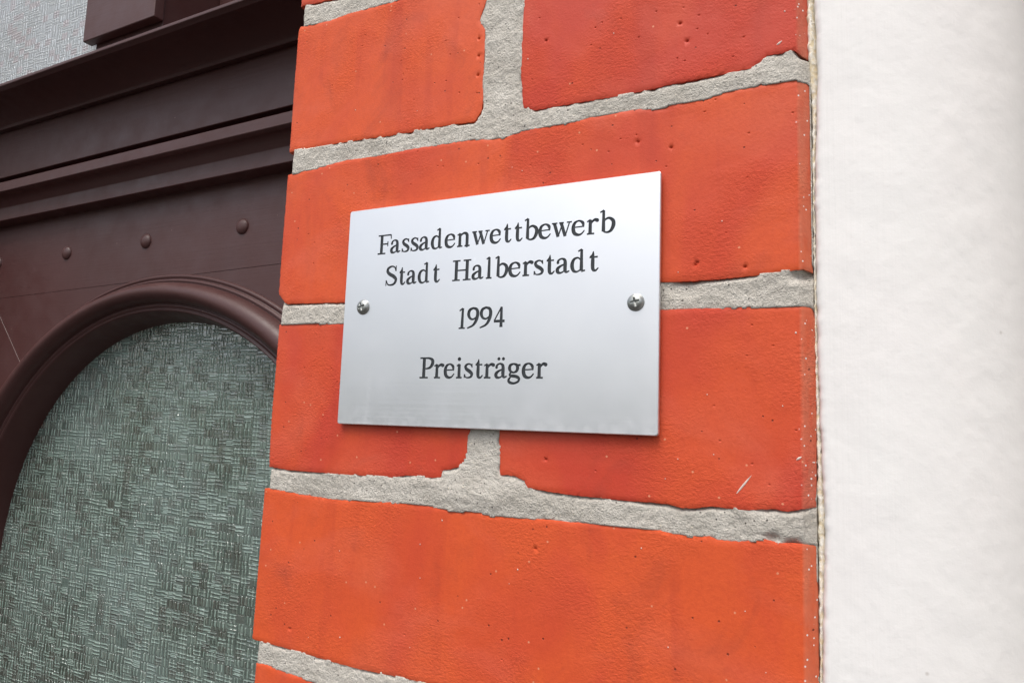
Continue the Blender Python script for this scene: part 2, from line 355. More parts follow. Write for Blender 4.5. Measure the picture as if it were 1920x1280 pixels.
PITS = {'A1': [(71.4,-40.0),(92.9,-30.4),(95.7,-37.7),(94.1,-50.3),(44.5,-16.4),(43.2,-21.8),(25.1,-39.2),(67.7,-34.9),(69.3,-42.1),(69.1,-44.9),(76.4,-56.2),(99.4,-20.6),(101.6,-57.4),(110.9,-33.2),(111.1,-41.6),(111.1,-50.8),(110.9,-59.4),(110.2,-16.4)],
'A2': [(141.2,-30.7),(144.7,-41.8),(178.5,-39.9),(202.9,-47.7),(205.7,-55.7),(209.6,-51.7),(213.6,-54.7),(210.2,-46.1),(167.3,-41.3),(201.8,-62.1),(204.8,-63.8),(138.5,-58.4),(150.3,-71.0),(170.2,-39.6),(193.2,-40.4),(204.2,-41.4),(165.6,-48.5),(223.1,-66.0),(227.1,-59.0),(186.1,-49.8)],
'B': [(199.8,-98.3),(174.2,-96.3),(197.9,-105.8),(179.1,-91.7),(162.8,-91.6),(216.6,-81.9),(228.8,-97.2),(244.1,-91.9),(212.6,-86.1),(185.7,-91.0),(186.4,-93.9),(228.1,-114.1),(139.1,-97.0),(146.4,-106.0),(94.8,-91.6),(77.3,-97.9),(91.8,-91.0),(37.2,-96.5),(113.2,-92.9),(80.3,-82.4),(210.0,-144.7),(209.5,-145.6),(227.3,-147.6),(220.6,-134.3),(16.2,-116.1),(20.8,-131.4),(20.4,-120.8)],
'C1': [(19.5,-183.5),(40.5,-190.1),(36.6,-183.9),(36.6,-216.6)],
'C2': [(227.9,-180.1),(229.6,-169.1),(216.3,-198.2),(218.4,-210.7),(244.0,-206.1),(236.7,-176.7),(171.4,-224.1),(229.4,-218.3),(235.2,-225.1),(149.7,-220.2),(150.2,-220.9)],
'D': [(21.4,-305.9),(24.5,-297.5),(16.0,-280.8),(31.6,-283.8),(86.4,-298.3),(146.8,-256.0),(133.5,-300.5)]}
BIGPIT = {(144.7,-41.8),(202.9,-47.7),(205.7,-55.7),(199.8,-98.3),(210.0,-144.7),(209.5,-145.6),(227.3,-147.6),(110.9,-33.2),(111.1,-41.6),(111.1,-50.8),(21.4,-305.9),(186.4,-93.9),(146.8,-256.0),(150.2,-220.9)}
FLECK = {'A1': [(78.7,-62.1),(41.4,-55.1)], 'A2': [(175.4,-45.6),(241.7,-52.2),(136.2,-48.5)], 'B': [(130.3,-96.8),(135.2,-99.0),(219.1,-129.7),(202.9,-148.0)],
'C2': [(239.7,-197.8),(244.3,-172.3),(213.8,-194.1),(198.7,-225.3),(216.2,-215.6),(203.3,-217.9)],
'D': [(226.9,-268.4),(233.6,-287.4),(190.0,-251.2),(200.3,-284.7),(102.7,-249.0),(92.2,-259.9),(48.3,-267.4),(33.1,-307.8),(93.0,-273.9),(51.5,-304.9),(135.7,-270.8),(139.3,-264.9),(89.5,-303.0)]}
STREAK = [('A2', (238.9,-64.8), (240.7,-63.6), .45, M_FLECK), ('C2', (224.0,-229.0), (229.2,-222.2), .42, M_FLECK), ('C2', (244.0,-216.1), (245.6,-214.9), .5, M_FLECK)]

def resample(P, step):
    P = np.array(P, float); Q = []
    for a, b in zip(P, np.roll(P, -1, 0)):
        n = max(1, int(np.hypot(*(b-a))/step)); 
        for i in range(n): Q.append(a+(b-a)*i/n)
    return np.array(Q)

def inside(pts, poly):
    x, y = pts[:, 0], pts[:, 1]; r = np.zeros(len(pts), bool)
    for (x1, y1), (x2, y2) in zip(poly, np.roll(poly, -1, 0)):
        c = ((y1 > y) != (y2 > y)); 
        with np.errstate(divide='ignore', invalid='ignore'):
            r ^= c & (x < (x2-x1)*(y-y1)/(y2-y1)+x1)
    return r

def dist_poly(pts, poly):
    D = np.full(len(pts), 1e9)
    for a, b in zip(poly, np.roll(poly, -1, 0)):
        ab = b-a; L = ab@ab+1e-12
        t = np.clip(((pts-a)@ab)/L, 0, 1)
        D = np.minimum(D, np.hypot(*(pts-(a+t[:, None]*ab)).T))
    return D

def brick_front(X, Z, dE, right, left, pits, seed):
    """how far (mm) the clay face lies behind the wall plane"""
    y = .10+.13*fbm(X/40, Z/34, 2, seed)+.025*fbm(X/5, Z/4, 2, seed+9)
    y = y+.30*np.clip(1-dE/.5, 0, 1)**2
    if right is not None:
        t = np.clip((X-(right-4.3))/4.3, 0, 1); y = y+4.4*np.sqrt(t*t+.004)-4.4*.0632
    if left is not None:
        t = np.clip(((left+2.5)-X)/2.5, 0, 1); y = y+2.5*(1-np.sqrt(np.clip(1-t*t, 0, 1)))
    for (px, pz) in pits:
        big = (px, pz) in BIGPIT
        r = .58 if big else .28; dpt = .9 if big else .5
        y = y+dpt*np.exp(-(((X-px)/(r*1.15))**2+((Z-pz)/(r*.8))**2)**1.5)
    return y

def make_brick(key, parent, fine=True, poly=None, seed=0):
    P = np.array(BR[key] if poly is None else poly, float)
    right = P[:, 0].max() if P[:, 0].max() > 245 else None
    left = P[:, 0].min() if P[:, 0].min() < 5 else None
    DEP = 112.
    if fine:
        P = resample(P, .55)
        tv = np.roll(P, -1, 0)-np.roll(P, 1, 0); nv = np.stack([tv[:, 1], -tv[:, 0]], 1); nv /= np.hypot(*nv.T)[:, None]+1e-9
        rag = .12*fbm(P[:, 0]*1.1, P[:, 1]*1.1, 3, seed+31)+.35*np.clip(vnoise(P[:, 0]*.45, P[:, 1]*.45, seed+5)-.55, 0, 1)
        if right is not None: rag = rag*np.clip((right-P[:, 0])/3, .15, 1)
        P = P+nv*rag[:, None]
        lo = P.min(0); hi = P.max(0)
        st = 1.5
        gx, gz = np.meshgrid(np.arange(lo[0], hi[0], st), np.arange(lo[1], hi[1], st))
        gx[::2] += st/2
        G = np.stack([gx.ravel(), gz.ravel()], 1); G += rng.uniform(-.2, .2, G.shape)
        ex = [G]
        for (px, pz) in PITS.get(key, []):
            a = np.linspace(0, 2*np.pi, 9)[:-1]
            for rr in (0., .3, .6, 1.0): ex.append(np.stack([px+rr*np.cos(a), pz+rr*.8*np.sin(a)], 1) if rr else np.array([[px, pz]]))
        if right is not None:
            zz = np.arange(lo[1]+.5, hi[1]-.3, 1.3)
            for o in (4.5, 3.6, 2.8, 2.1, 1.5, 1.0, .6): ex.append(np.stack([np.full_like(zz, right-o), zz], 1))
        for o in (.25, .5, .85): ex.append((P-nv*o*(1 if poly_ccw(P) else -1)))
        G = np.concatenate(ex)
        G = G[inside(G, P)]; dE = dist_poly(G, P); k = dE > .22; G = G[k]; dE = dE[k]
        # drop near duplicates
        q = np.round(G/.24).astype(int); _, ui = np.unique(q, axis=0, return_index=True); G = G[ui]; dE = dE[ui]
    else:
        G = np.zeros((0, 2)); dE = np.zeros(0)
    n = len(P); A = np.concatenate([P, G])
    if fine:
        res = delaunay_2d_cdt([Vector(p) for p in A], [], [list(range(n))], 1, 1e-5)
        vv = np.array([(v.x, v.y) for v in res[0]]); tri = res[2]
        om = [next((i for i in o if i < n), None) if o else None for o in res[3]]
        ring = [None]*n
        for i, o in enumerate(res[3]):
            for j in o:
                if j < n: ring[j] = i
        dd = dist_poly(vv, P)
    else:
        ins = (P-P.mean(0)); sgn = np.sign(ins); Q = P-sgn*np.array([1.2, 1.2])
        vv = np.concatenate([P, Q]); tri = [(i, (i+1) % n, n+(i+1) % n, n+i) for i in range(n)]+[tuple(range(n, 2*n))]
        ring = list(range(n)); dd = np.concatenate([np.zeros(n), np.full(n, 1.2)])
    y = brick_front(vv[:, 0], vv[:, 1], dd, right if fine else None, left if fine else None, PITS.get(key, []) if fine else [], seed)
    V = np.stack([vv[:, 0], y, vv[:, 1]], 1)/1000
    rr = [r for r in ring if r is not None]
    back = np.concatenate([V[rr], np.stack([vv[rr, 0], np.full(len(rr), DEP), vv[rr, 1]], 1)/1000])
    nb = len(V); m = len(rr)
    # orient front faces to -Y
    F = []
    for f in tri:
        a, b, c = (V[f[0]], V[f[1]], V[f[2]])
        nrm = np.cross(b-a, c-a)
        F.append(tuple(f) if nrm[1] < 0 else tuple(reversed(f)))
    for i in range(m): F.append((nb+i, nb+(i+1) % m, nb+m+(i+1) % m, nb+m+i))
    F.append(tuple(nb+m+i for i in range(m)))
    o = mesh_obj('brick', np.concatenate([V, back]), F, M_BRICK, parent, smooth=True)
    pl = o.data.polygons
    fl = np.ones(len(pl), bool); fl[len(tri):] = False
    pl.foreach_set('use_smooth', fl)
    o['tint'] = float(TINT.get(key, .5)) if poly is None else float(rng.uniform(0, 1))
    return o, P

def poly_ccw(P):
    x, y = P.T; return ((x*np.roll(y, -1)-np.roll(x, -1)*y).sum()) < 0

def fleck(points, y, brick, mat, name):
    """thin dried splash lying on the clay"""
    P = np.array(points); n = len(P); c = P.mean(0)
    V = [(x/1000, y/1000, z/1000) for x, z in P]+[((c[0]+(x-c[0])*.7)/1000, (y-.16)/1000, (c[1]+(z-c[1])*.7)/1000) for x, z in P]
    F = [(i, (i+1) % n, n+(i+1) % n, n+i) for i in range(n)]+[tuple(range(n, 2*n))]
    o = mesh_obj(name, V, F, mat, None, smooth=True)
    o.parent = brick; o.matrix_parent_inverse = Matrix.Translation(brick_world(brick)).inverted()
    return o

def brick_world(b): return Vector(b.location)

PIER = empty('brick_pier', (.125, 0, -1.75), 'orange red brick pier with rough grey mortar joints, between brown door and white plaster', 'brick pier')
ZLO, ZHI = -1750., 980.
def build_pier():
    polys = []; objs = {}
    for i, k in enumerate(BR):
        o, P = make_brick(k, PIER, fine=k not in ('Z9',), seed=11*i+3); objs[k] = o; polys.append(P)
    # courses above and below the picture
    base = 9.5+PIT
    def course(z0, z1, stretcher):
        spans = [(-1.5, 249.8)] if stretcher else [(-1, 115), (129, 249.8)]
        for a, b in spans:
            j = rng.uniform(-1, 1, 4)
            make_brick(None, PIER, False, [(a, z1+j[0]), (b, z1+j[1]), (b, z0+j[2]), (a, z0+j[3])], int(rng.integers(1, 900)))
    z = 91.5; s = False
    while z+BH < ZHI: course(z, z+BH, s); z += PIT; s = not s
    z = -407.; s = True
    while z-BH > ZLO: course(z-BH, z, s); z -= PIT; s = not s
    # flecks
    for k, L in FLECK.items():
        for (x, zc) in L:
            r = random.uniform(.16, .36); n = 7; a0 = random.uniform(0, 6)
            pts = [(x+r*random.uniform(.7, 1.2)*math.cos(a0+i*2*math.pi/n), zc+r*random.uniform(.8, 1.4)*math.sin(a0+i*2*math.pi/n)) for i in range(n)]
            fleck(pts, face_y(objs, k, x, zc), objs[k], M_FLECK, 'paint_fleck')
    for (k, a, b, w, m) in STREAK:
        a = np.array(a); b = np.array(b); t = (b-a)/np.hypot(*(b-a)); nn = np.array([-t[1], t[0]])
        L = np.hypot(*(b-a)); up = []; dn = []
        for i in range(9):
            q = i/8; ww = w*(.15+.85*math.sin(math.pi*min(1, .08+q*.9)))*random.uniform(.8, 1.15)
            up.append(a+t*L*q+nn*ww*.8); dn.append(a+t*L*q-nn*ww*.8)
        pts = up+dn[::-1]
        fleck(pts, face_y(objs, k, *((a+b)/2)), objs[k], m, 'paint_fleck')
    # mortar: one rough sheet behind and between the bricks
    zs = np.concatenate([np.arange(ZLO, -345, 12.), np.arange(-345, 25, .7), np.arange(25, ZHI, 12.)])
    xs = np.concatenate([[.9, 1.0], np.arange(1.2, 249.4, .75), [249.6, 249.9, 250.1]])
    X, Z = np.meshgrid(xs, zs)
    mask = np.zeros(X.shape, bool); near = (Z > -346) & (Z < 26)
    pn = np.stack([X[near], Z[near]], 1); mk = np.zeros(len(pn), bool)
    for P in polys:
        s = (pn[:, 0] >= P[:, 0].min()) & (pn[:, 0] <= P[:, 0].max()) & (pn[:, 1] >= P[:, 1].min()) & (pn[:, 1] <= P[:, 1].max())
        mk[s] |= inside(pn[s], P[::2])
    mask[near] = mk
    Y = .22+.24*fbm(X/9, Z/6, 4, 77)+.16*fbm(X/1.7, Z/1.4, 2, 99)+.35*np.clip(fbm(X/30, Z/20, 2, 41), -1, 1)
    # smeared pointing at the T joint stands a little proud
    Y -= 1.2*np.exp(-(((X-118)/28)**2+((Z+237)/6)**2))
    # recess under the arrises
    gap = np.zeros(X.shape)
    for P in polys:
        if P[:, 1].max() < -420 or P[:, 1].min() > 60: continue
        zb = np.full(len(xs), 1e9)
        for (xa, za), (xb, zc) in zip(P, np.roll(P, -1, 0)):
            if abs(xb-xa) < 1e-6: continue
            k = (xs >= min(xa, xb)) & (xs <= max(xa, xb))
            if k.any(): zb[k] = np.minimum(zb[k], za+(zc-za)*(xs[k]-xa)/(xb-xa))
        u = zb[None, :]-Z
        gap = np.maximum(gap, np.where((u > -2.2) & (u < 3), np.clip((1.5-u)/1.3, 0, 1), 0))
    g2 = np.clip(.45+1.1*vnoise(X/14, Z/30, 55)+.5*vnoise(X/3, Z/9, 56), 0, 1)
    Y += 1.9*gap*g2
    # broken corners: deeper holes at the right hand ends
    for (hx, hz, r, dd) in ((248.5, -69.5, 2.6, 4), (246.5, -151.8, 3.6, 4), (236, -243.0, 2.4, 2.2), (243, -244.5, 3, 2.5), (205, -154, 7, 1.2)):
        Y += dd*np.exp(-((X-hx)/r)**2-((Z-hz)/(r*.55))**2)
    far = ~near; Y[far] = 2.2
    t = np.clip((X-245.8)/4.4, 0, 1); Y += 4.2*t
    t = np.clip((3.5-X)/2.6, 0, 1); Y += 3.0*(1-np.sqrt(np.clip(1-t*t, 0, 1)))
    inn = mask.copy()
    for dy, dx in ((1, 0), (-1, 0), (0, 1), (0, -1)): inn &= np.roll(np.roll(mask, dy, 0), dx, 1)
    Y[inn] = np.maximum(Y[inn], 7.0)
    Y[:, 0] = 110; Y[:, -1] = 110
    grid_mesh('mortar', X/1000, Y/1000, Z/1000, M_MORTAR, PIER)

def face_y(objs, k, x, z):
    i = list(BR).index(k)
    right = max(p[0] for p in BR[k]); right = right if right > 245 else None
    left = min(p[0] for p in BR[k]); left = left if left < 5 else None
    return float(brick_front(np.array([x]), np.array([z]), np.array([5.]), right, left, [], 11*i+3)[0])-.02
build_pier()

# ------------------------------------------------------------------ plaster wall with a rounded shoulder
WALL = empty('plaster_wall', (.30, .02, -1.75), 'white painted plaster wall with brush marks beside the brick pier', 'wall')
def build_plaster():
    ez = np.array([980, 0, -51.5, -77.7, -92.5, -121.6, -133.4, -175.8, -201, -234.2, -245.1, -287.6, -350, -1750.])[::-1]
    ex = np.array([251.3, 251.4, 251.5, 252.2, 251.5, 250.7, 250.6, 250.8, 251.1, 252.1, 252.0, 250.7, 250.8, 250.8])[::-1]
    zs = np.concatenate([np.arange(-1750, -345, 15.), np.arange(-345, 25, .8), np.arange(25, 980, 15.)])
    # profile along the surface: (u = distance to the right of the edge, depth)
    R = 62.; xflat = 15.
    us = [(0, 60.), (.0, 6.0), (.25, 3.6), (.6, 2.3), (1.1, 1.6), (1.8, 1.2)]
    us += [(u, 1.0) for u in np.arange(2.6, xflat, .8)]
    for a in np.linspace(0, math.pi/2, 110)[1:]: us.append((xflat+R*math.sin(a), 1.0+R*(1-math.cos(a))))
    us += [(xflat+R+4, 64), (xflat+R+18, 64), (xflat+R+19, 62), (xflat+R+19.5, -40), (xflat+R+21, -42), (250, -42), (1500, -42)]  # last points: unseen projecting return, added to shade the shoulder's right flank
    us = np.array(us)
    U, Z = np.meshgrid(us[:, 0], zs); Dp = np.meshgrid(us[:, 1], zs)[0]
    E = np.interp(Z, ez, ex)+.22*fbm(Z/3.0, Z*0+.3, 3, 12)*(U < 3)
    X = E*np.clip(1-U/30, 0, 1)+251*np.clip(U/30, 0, 1)+U
    amp = np.clip(U/4, .25, 1)*np.clip((60-Dp)/10, 0, 1)*(U < 78)
    rel = .15*fbm(X/20, Z/30, 2, 21)+.08*fbm((X+Z*.4)/8, (Z-X*.5)/13, 3, 22)+.03*fbm(X/2.2, Z/2.6, 2, 23)
    rough2 = np.clip((U-30)/16, 0, 1)*.14*fbm((X+.3*Z)/6, Z/9, 3, 25)       # coarser trowelling on the shoulder
    Y = Dp+amp*(rel+rough2)
    grid_mesh('plaster_body', X/1000, Y/1000, Z/1000, M_PLASTER, WALL)
    # the paint and filler that runs down the corner between brick and plaster
    zf = np.arange(-345, 25, .6); uu = np.linspace(0, 1, 7)
    Uf, Zf = np.meshgrid(uu, zf)
    e = np.interp(Zf, ez, ex)
    wide = np.clip((Zf+88)/20, 0, 1)
    x0 = 249.9-1.2*wide+.25*fbm(Zf/2.2, Zf*0+4, 3, 61); x1 = e+.3+.18*fbm(Zf/1.4, Zf*0+9, 2, 62)
    Xf = x0+(x1-x0)*Uf
    Yf = 5.2-1.9*wide*np.sin(np.pi*np.clip(Uf+.1, 0, 1))-1.0*np.sin(np.pi*Uf)+.16*fbm(Xf/1.5, Zf/2.5, 3, 63)+1.8*(Uf < .01)
    grid_mesh('paint_edge', Xf/1000, Yf/1000, Zf/1000, M_SEAL, WALL)
build_plaster()
# the same wall goes on beyond the far side of the doorway
def far_side():
    V = [(x, y, z) for z in (-1.75, 1.6) for y in (-.002, .42) for x in (-2.6, -.802)]
    F = [(0, 2, 3, 1), (4, 5, 7, 6), (0, 1, 5, 4), (2, 6, 7, 3), (0, 4, 6, 2), (1, 3, 7, 5)]
    mesh_obj('plaster_body', V, F, M_PLASTER, WALL)
far_side()

# ------------------------------------------------------------------ door side.  D = distance from the camera plane, so y = D + CY
def yD(D): return D+CY
TILT = .0192
def rail(name, prof, x0, x1, mat, parent, tilt=TILT, nx=2, smooth=False):
    """closed profile of (D, z-rate) pairs, run along x; z = CZ + D*rate at mid view, slightly out of level"""
    V = []; m = len(prof)
    xs = np.linspace(x0, x1, nx)
    for x in xs:
        for D, q in prof:
            V.append((x, yD(D), CZ+D*q+tilt*(x-(CX-1.55*D))))
    F = []
    for i in range(nx-1):
        for j in range(m):
            k = (j+1) % m; F.append((i*m+j, i*m+k, (i+1)*m+k, (i+1)*m+j))
    F.append(tuple(range(m))); F.append(tuple(reversed(range((nx-1)*m, nx*m))))
    o = mesh_obj(name, V, F, mat, parent)
    bm = bmesh.new(); bm.from_mesh(o.data); bmesh.ops.recalc_face_normals(bm, faces=bm.faces)
    bm.to_mesh(o.data); bm.free()
    if smooth: soft(o)
    return o

def soft(o, w=.0006, seg=2, angle=30):
    b = o.modifiers.new('bevel', 'BEVEL'); b.width = w; b.segments = seg; b.limit_method = 'ANGLE'; b.angle_limit = math.radians(angle)
    o.data.polygons.foreach_set('use_smooth', [True]*len(o.data.polygons))
    wn = o.modifiers.new('wn', 'WEIGHTED_NORMAL'); wn.keep_sharp = True

def box(name, x0, x1, y0, y1, z0, z1, mat, parent, w=.0012, tilt=0.):
    V = [(x, y, z+tilt*(x-(x0+x1)/2)) for z in (z0, z1) for y in (y0, y1) for x in (x0, x1)]
    F = [(0, 2, 3, 1), (4, 5, 7, 6), (0, 1, 5, 4), (2, 6, 7, 3), (0, 4, 6, 2), (1, 3, 7, 5)]
    o = mesh_obj(name, V, F, mat, parent); soft(o, w); return o

XL, XR = -.80, .10
FRAME = empty('door_frame', (-.35, .18, -1.75), 'dark brown wooden door frame with moulded crossbar under the pale window', 'door frame')
def cove(a, b, n, bulge):
    """points from a to b (D,rate) on a hollow curve"""
    out = []
    za, zb = a[0]*a[1], b[0]*b[1]
    for i in range(n+1):
        t = i/n; D = a[0]+(b[0]-a[0])*t; z = za+(zb-za)*t
        out.append((D, (z+bulge*math.sin(math.pi*t))/D))
    return out
# cornice: nosing, hollow underside, small bead
prof = [(.50, .3386/.50), (.385, .875*.387/.385), (.385, .8672*.387/.385), (.3875, .8645*.387/.3875)] + cove((.3895, .861*.387/.3895), (.430, .7535), 9, .0035) + [(.4315, .7475), (.4325, .742), (.440, .7325), (.50, .322/.50)]
rail('cornice', prof, XL, XR, M_WOOD, FRAME, smooth=True)
rail('crossbar_board', [(.44, .7318), (.44, .606), (.4412, .6035), (.456, .5835), (.50, .2666/.50), (.50, .3215/.50)], XL, XR, M_WOOD, FRAME, smooth=True)
prof = [(.50, .2529/.50), (.455, .2529/.455), (.426, .5937), (.425, .593), (.425, .569), (.426, .5665)] + cove((.4285, .560), (.4425, .521), 8, .0030) + [(.4425, .4885), (.444, .4855), (.475, .2150/.475), (.50, .2150/.50)]
rail('drip_moulding', prof, XL, XR, M_WOOD, FRAME, smooth=True)
# jambs behind the brickwork
box('jamb', .022, .10, yD(.455), yD(.56), -1.75, CZ+.21, M_WOOD, FRAME)
box('jamb', XL, -.735, yD(.30), yD(.56), -1.75, CZ+.21, M_WOOD, FRAME)
box('head_panel', XL, XR, yD(.505), yD(.56), CZ+.205, CZ+.339, M_WOOD, FRAME)

# transom window above
TRANSOM = empty('transom_window', (-.40, .18, .12), 'pale woven-pattern glass window with a brown post above the door', 'window')
Dp = .43; xl = CX-1.742*Dp; xr = CX-1.476*Dp
zb = CZ+.9115*Dp
V = []
for (x, Dd) in ((xl, Dp), (xr, Dp), (xr+.001, .4405), (xl, .4405)):
    V.append((x, yD(Dd), zb+TILT*(x-(xl+xr)/2)))
for (x, Dd) in ((xl, Dp), (xr, Dp), (xr+.001, .4405), (xl, .4405)):
    V.append((x, yD(Dd), 1.0))
o = mesh_obj('window_post', V, [(0, 3, 2, 1), (4, 5, 6, 7), (0, 1, 5, 4), (1, 2, 6, 5), (2, 3, 7, 6), (3, 0, 4, 7)], M_WOOD, TRANSOM); soft(o, .0012)
box('window_stile', xl+.006, xr-.001, yD(.441), yD(.56), CZ+.3405, 1.0, M_WOOD, TRANSOM)
box('window_stile', xr, XR, yD(.505), yD(.56), CZ+.3405, 1.0, M_WOOD, TRANSOM)
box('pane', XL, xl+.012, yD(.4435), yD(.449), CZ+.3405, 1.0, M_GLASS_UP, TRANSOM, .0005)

# door leaf
DL, DG = .46, .49
CO = np.array([-.352, -.4046]); CGc = np.array([-.3632, -.3868])
RO, RG = .3296, .2739
DOOR = empty('wooden_door', (-.355, .2, -1.75), 'dark brown door with domed nail heads and a round-arched woven-pattern pane', 'door')
LX0, LX1 = -.733, .020
def zj(x): return CZ+DL*.2835+.022*(x-(CX-1.5*DL))
def board(name, poly, D0, D1, w=.0008):
    n = len(poly)
    V = [(x, yD(D0), z) for x, z in poly]+[(x, yD(D1), z) for x, z in poly]
    F = [tuple(range(n)), tuple(reversed(range(n, 2*n)))]+[(i, n+i, n+(i+1) % n, (i+1) % n) for i in range(n)]
    o = mesh_obj(name, V, F, M_WOOD, DOOR)
    bm = bmesh.new(); bm.from_mesh(o.data); bmesh.ops.recalc_face_normals(bm, faces=bm.faces); bm.to_mesh(o.data); bm.free()
    soft(o, w); return o
board('top_rail', [(LX0, zj(LX0)+.0001), (LX1, zj(LX1)+.0001), (LX1, CZ+.232), (LX0, CZ+.232)], DL, DL+.04, .00025)
rh = RO-.012
def arc(a0, a1, n): return [(CO[0]+rh*math.cos(a), CO[1]+rh*math.sin(a)) for a in np.linspace(a0, a1, n)]
mit = lambda t: (-.6346+.0566*t, -.1016-.0599*t)
# where the mitre meets the round opening, and the top joint
tt = np.linspace(0, 2, 400); dd = [math.hypot(mit(t)[0]-CO[0], mit(t)[1]-CO[1]) for t in tt]
tm = tt[int(np.argmax(np.array(dd) < rh))]; am = math.atan2(mit(tm)[1]-CO[1], mit(tm)[0]-CO[0])
t0 = (-.1016-zj(-.657))/.0599
pa = mit(t0)
left = [(LX0, zj(LX0)-.0001), (pa[0]-.0001, zj(pa[0])-.0001)]+arc(am, math.pi, 30)+[(CO[0]-rh, -1.0), (LX0, -1.0)]
board('stile', left, DL-.0009, DL+.04, .0006)
rt = [(pa[0]+.0001, zj(pa[0])-.0001), (LX1, zj(LX1)-.0001), (LX1, -1.0), (CO[0]+rh, -1.0)]+arc(0, am-.001, 70)
board('stile', rt, DL+.0001, DL+.04, .00025)
board('bottom_panel', [(LX0, -1.0006), (LX1, -1.0006), (LX1, -1.735), (LX0, -1.735)], DL, DL+.04)
# round moulding, swept round the arch and down both sides
prof = [(.3318, .4603), (.3314, .4580), (.3300, .4570), (.3282, .4572), (.3268, .4584), (.3258, .4584), (.3252, .4562), (.3238, .4552), (.3215, .4552), (.3205, .4566)]
for a in np.linspace(.12, math.pi-.05, 16): prof.append((.306+.0142*math.cos(a), .4572-.0150*math.sin(a)))
prof += [(.2905, .4585), (.2893, .4570), (.2878, .4566), (.2862, .4572), (.2852, .4590), (.2838, .4590), (.2826, .4576), (.2812, .4576), (.2798, .4600), (.2768, .4660), (.2735, .4760), (.2716, .4885), (.2714, .4960)]
path = []
for a in np.linspace(0, math.pi, 121): path.append((math.cos(a), math.sin(a), 0))
V = []; F = []
rows = [(1, 0, -.62)]+path+[(-1, 0, -.62)]
for (c, s, dz) in rows:
    for r, D in prof:
        k = np.clip((RO-r)/(RO-RG), 0, 1); cc = CO*(1-k)+CGc*k
        V.append((cc[0]+r*c, yD(D), cc[1]+r*s+dz))
m = len(prof)
for i in range(len(rows)-1):
    for j in range(m-1): F.append((i*m+j, i*m+j+1, (i+1)*m+j+1, (i+1)*m+j))
o = mesh_obj('arch_moulding', V, F, M_WOOD, DOOR, smooth=True)
bm = bmesh.new(); bm.from_mesh(o.data); bmesh.ops.recalc_face_normals(bm, faces=bm.faces); bm.to_mesh(o.data); bm.free()
# the pane: one thick sheet behind the moulding
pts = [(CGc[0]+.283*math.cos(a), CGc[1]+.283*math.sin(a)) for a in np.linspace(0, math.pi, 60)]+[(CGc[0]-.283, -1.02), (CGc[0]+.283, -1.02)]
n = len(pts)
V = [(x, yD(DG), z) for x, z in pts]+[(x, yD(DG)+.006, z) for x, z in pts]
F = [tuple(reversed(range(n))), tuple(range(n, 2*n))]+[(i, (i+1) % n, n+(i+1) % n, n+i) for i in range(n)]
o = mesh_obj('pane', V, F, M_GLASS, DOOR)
bm = bmesh.new(); bm.from_mesh(o.data); bmesh.ops.recalc_face_normals(bm, faces=bm.faces); bm.to_mesh(o.data); bm.free()
box('backing', LX0, LX1, yD(.52), yD(.53), -1.73, CZ+.2, M_DARK, DOOR)
# domed nail heads
def dome(name, x, y, z, R, H, mat, parent, n=24, rings=7, lip=.0):
    V = [(x, y-H, z)]; F = []
    for i in range(1, rings+1):
        t = i/rings*math.pi/2
        for k in range(n):
            a = 2*math.pi*k/n; V.append((x+R*math.sin(t)*math.cos(a), y-H*math.cos(t), z+R*math.sin(t)*math.sin(a)))
    for k in range(n): F.append((0, 1+(k+1) % n, 1+k))
    for i in range(rings-1):
        for k in range(n):
            a = 1+i*n+k; b = 1+i*n+(k+1) % n; F.append((a, b, b+n, a+n))
    o = mesh_obj(name, V, F, mat, parent, smooth=True)
    bm = bmesh.new(); bm.from_mesh(o.data); bmesh.ops.recalc_face_normals(bm, faces=bm.faces)
    bmesh.ops.reverse_faces(bm, faces=[f for f in bm.faces]) if sum(f.normal.y for f in bm.faces) > 0 else None
    bm.to_mesh(o.data); bm.free(); return o
for i, (q, r) in enumerate([(-1.138, .3813), (-1.434, .3764), (-1.721, .3728), (-2.012, .369)]):
    dome('nail_head', CX+q*(DL-.003), yD(DL)+.0006, CZ+r*(DL-.003), .0078, .0046, M_WOOD, DOOR)

# ------------------------------------------------------------------ plaque
G = {}
G['F'] = [[(.2,0,.14),(.2,1,.14)],[(.02,.97,.06),(.64,.97,.065)],[(.64,.985,.06),(.655,.76,.045)],[(.2,.52,.06),(.50,.52,.06)],[(.50,.65,.05),(.50,.39,.05)],[(.02,.03,.065),(.40,.03,.065)]]
G['a'] = ['s',[(.08,.50,.11),(.10,.60,.08),(.22,.67,.065),(.34,.61,.11),(.37,.46,.135),(.37,.16,.135),(.42,.05,.085),(.52,.09,.055)],[(.37,.42,.05),(.2,.345,.08),(.07,.22,.13),(.08,.08,.13),(.18,.03,.08),(.29,.075,.055),(.37,.17,.05)]]
G['s'] = ['s',[(.34,.54,.05),(.28,.645,.06),(.17,.665,.07),(.07,.57,.11),(.11,.43,.13),(.25,.32,.14),(.34,.2,.125),(.3,.07,.09),(.17,.03,.06),(.08,.06,.05),(.04,.17,.05)],'l',[(.335,.68,.045),(.345,.50,.045)],[(.03,.02,.045),(.03,.20,.045)]]
G['d'] = ['s',[(.44,.53,.05),(.3,.655,.065),(.14,.58,.11),(.075,.34,.145),(.13,.10,.12),(.25,.03,.075),(.37,.08,.055),(.44,.17,.05)],'l',[(.45,1.02,.10),(.45,.05,.135)],[(.31,.935,.06),(.46,1.03,.06)],[(.45,.04,.075),(.60,.075,.055)]]
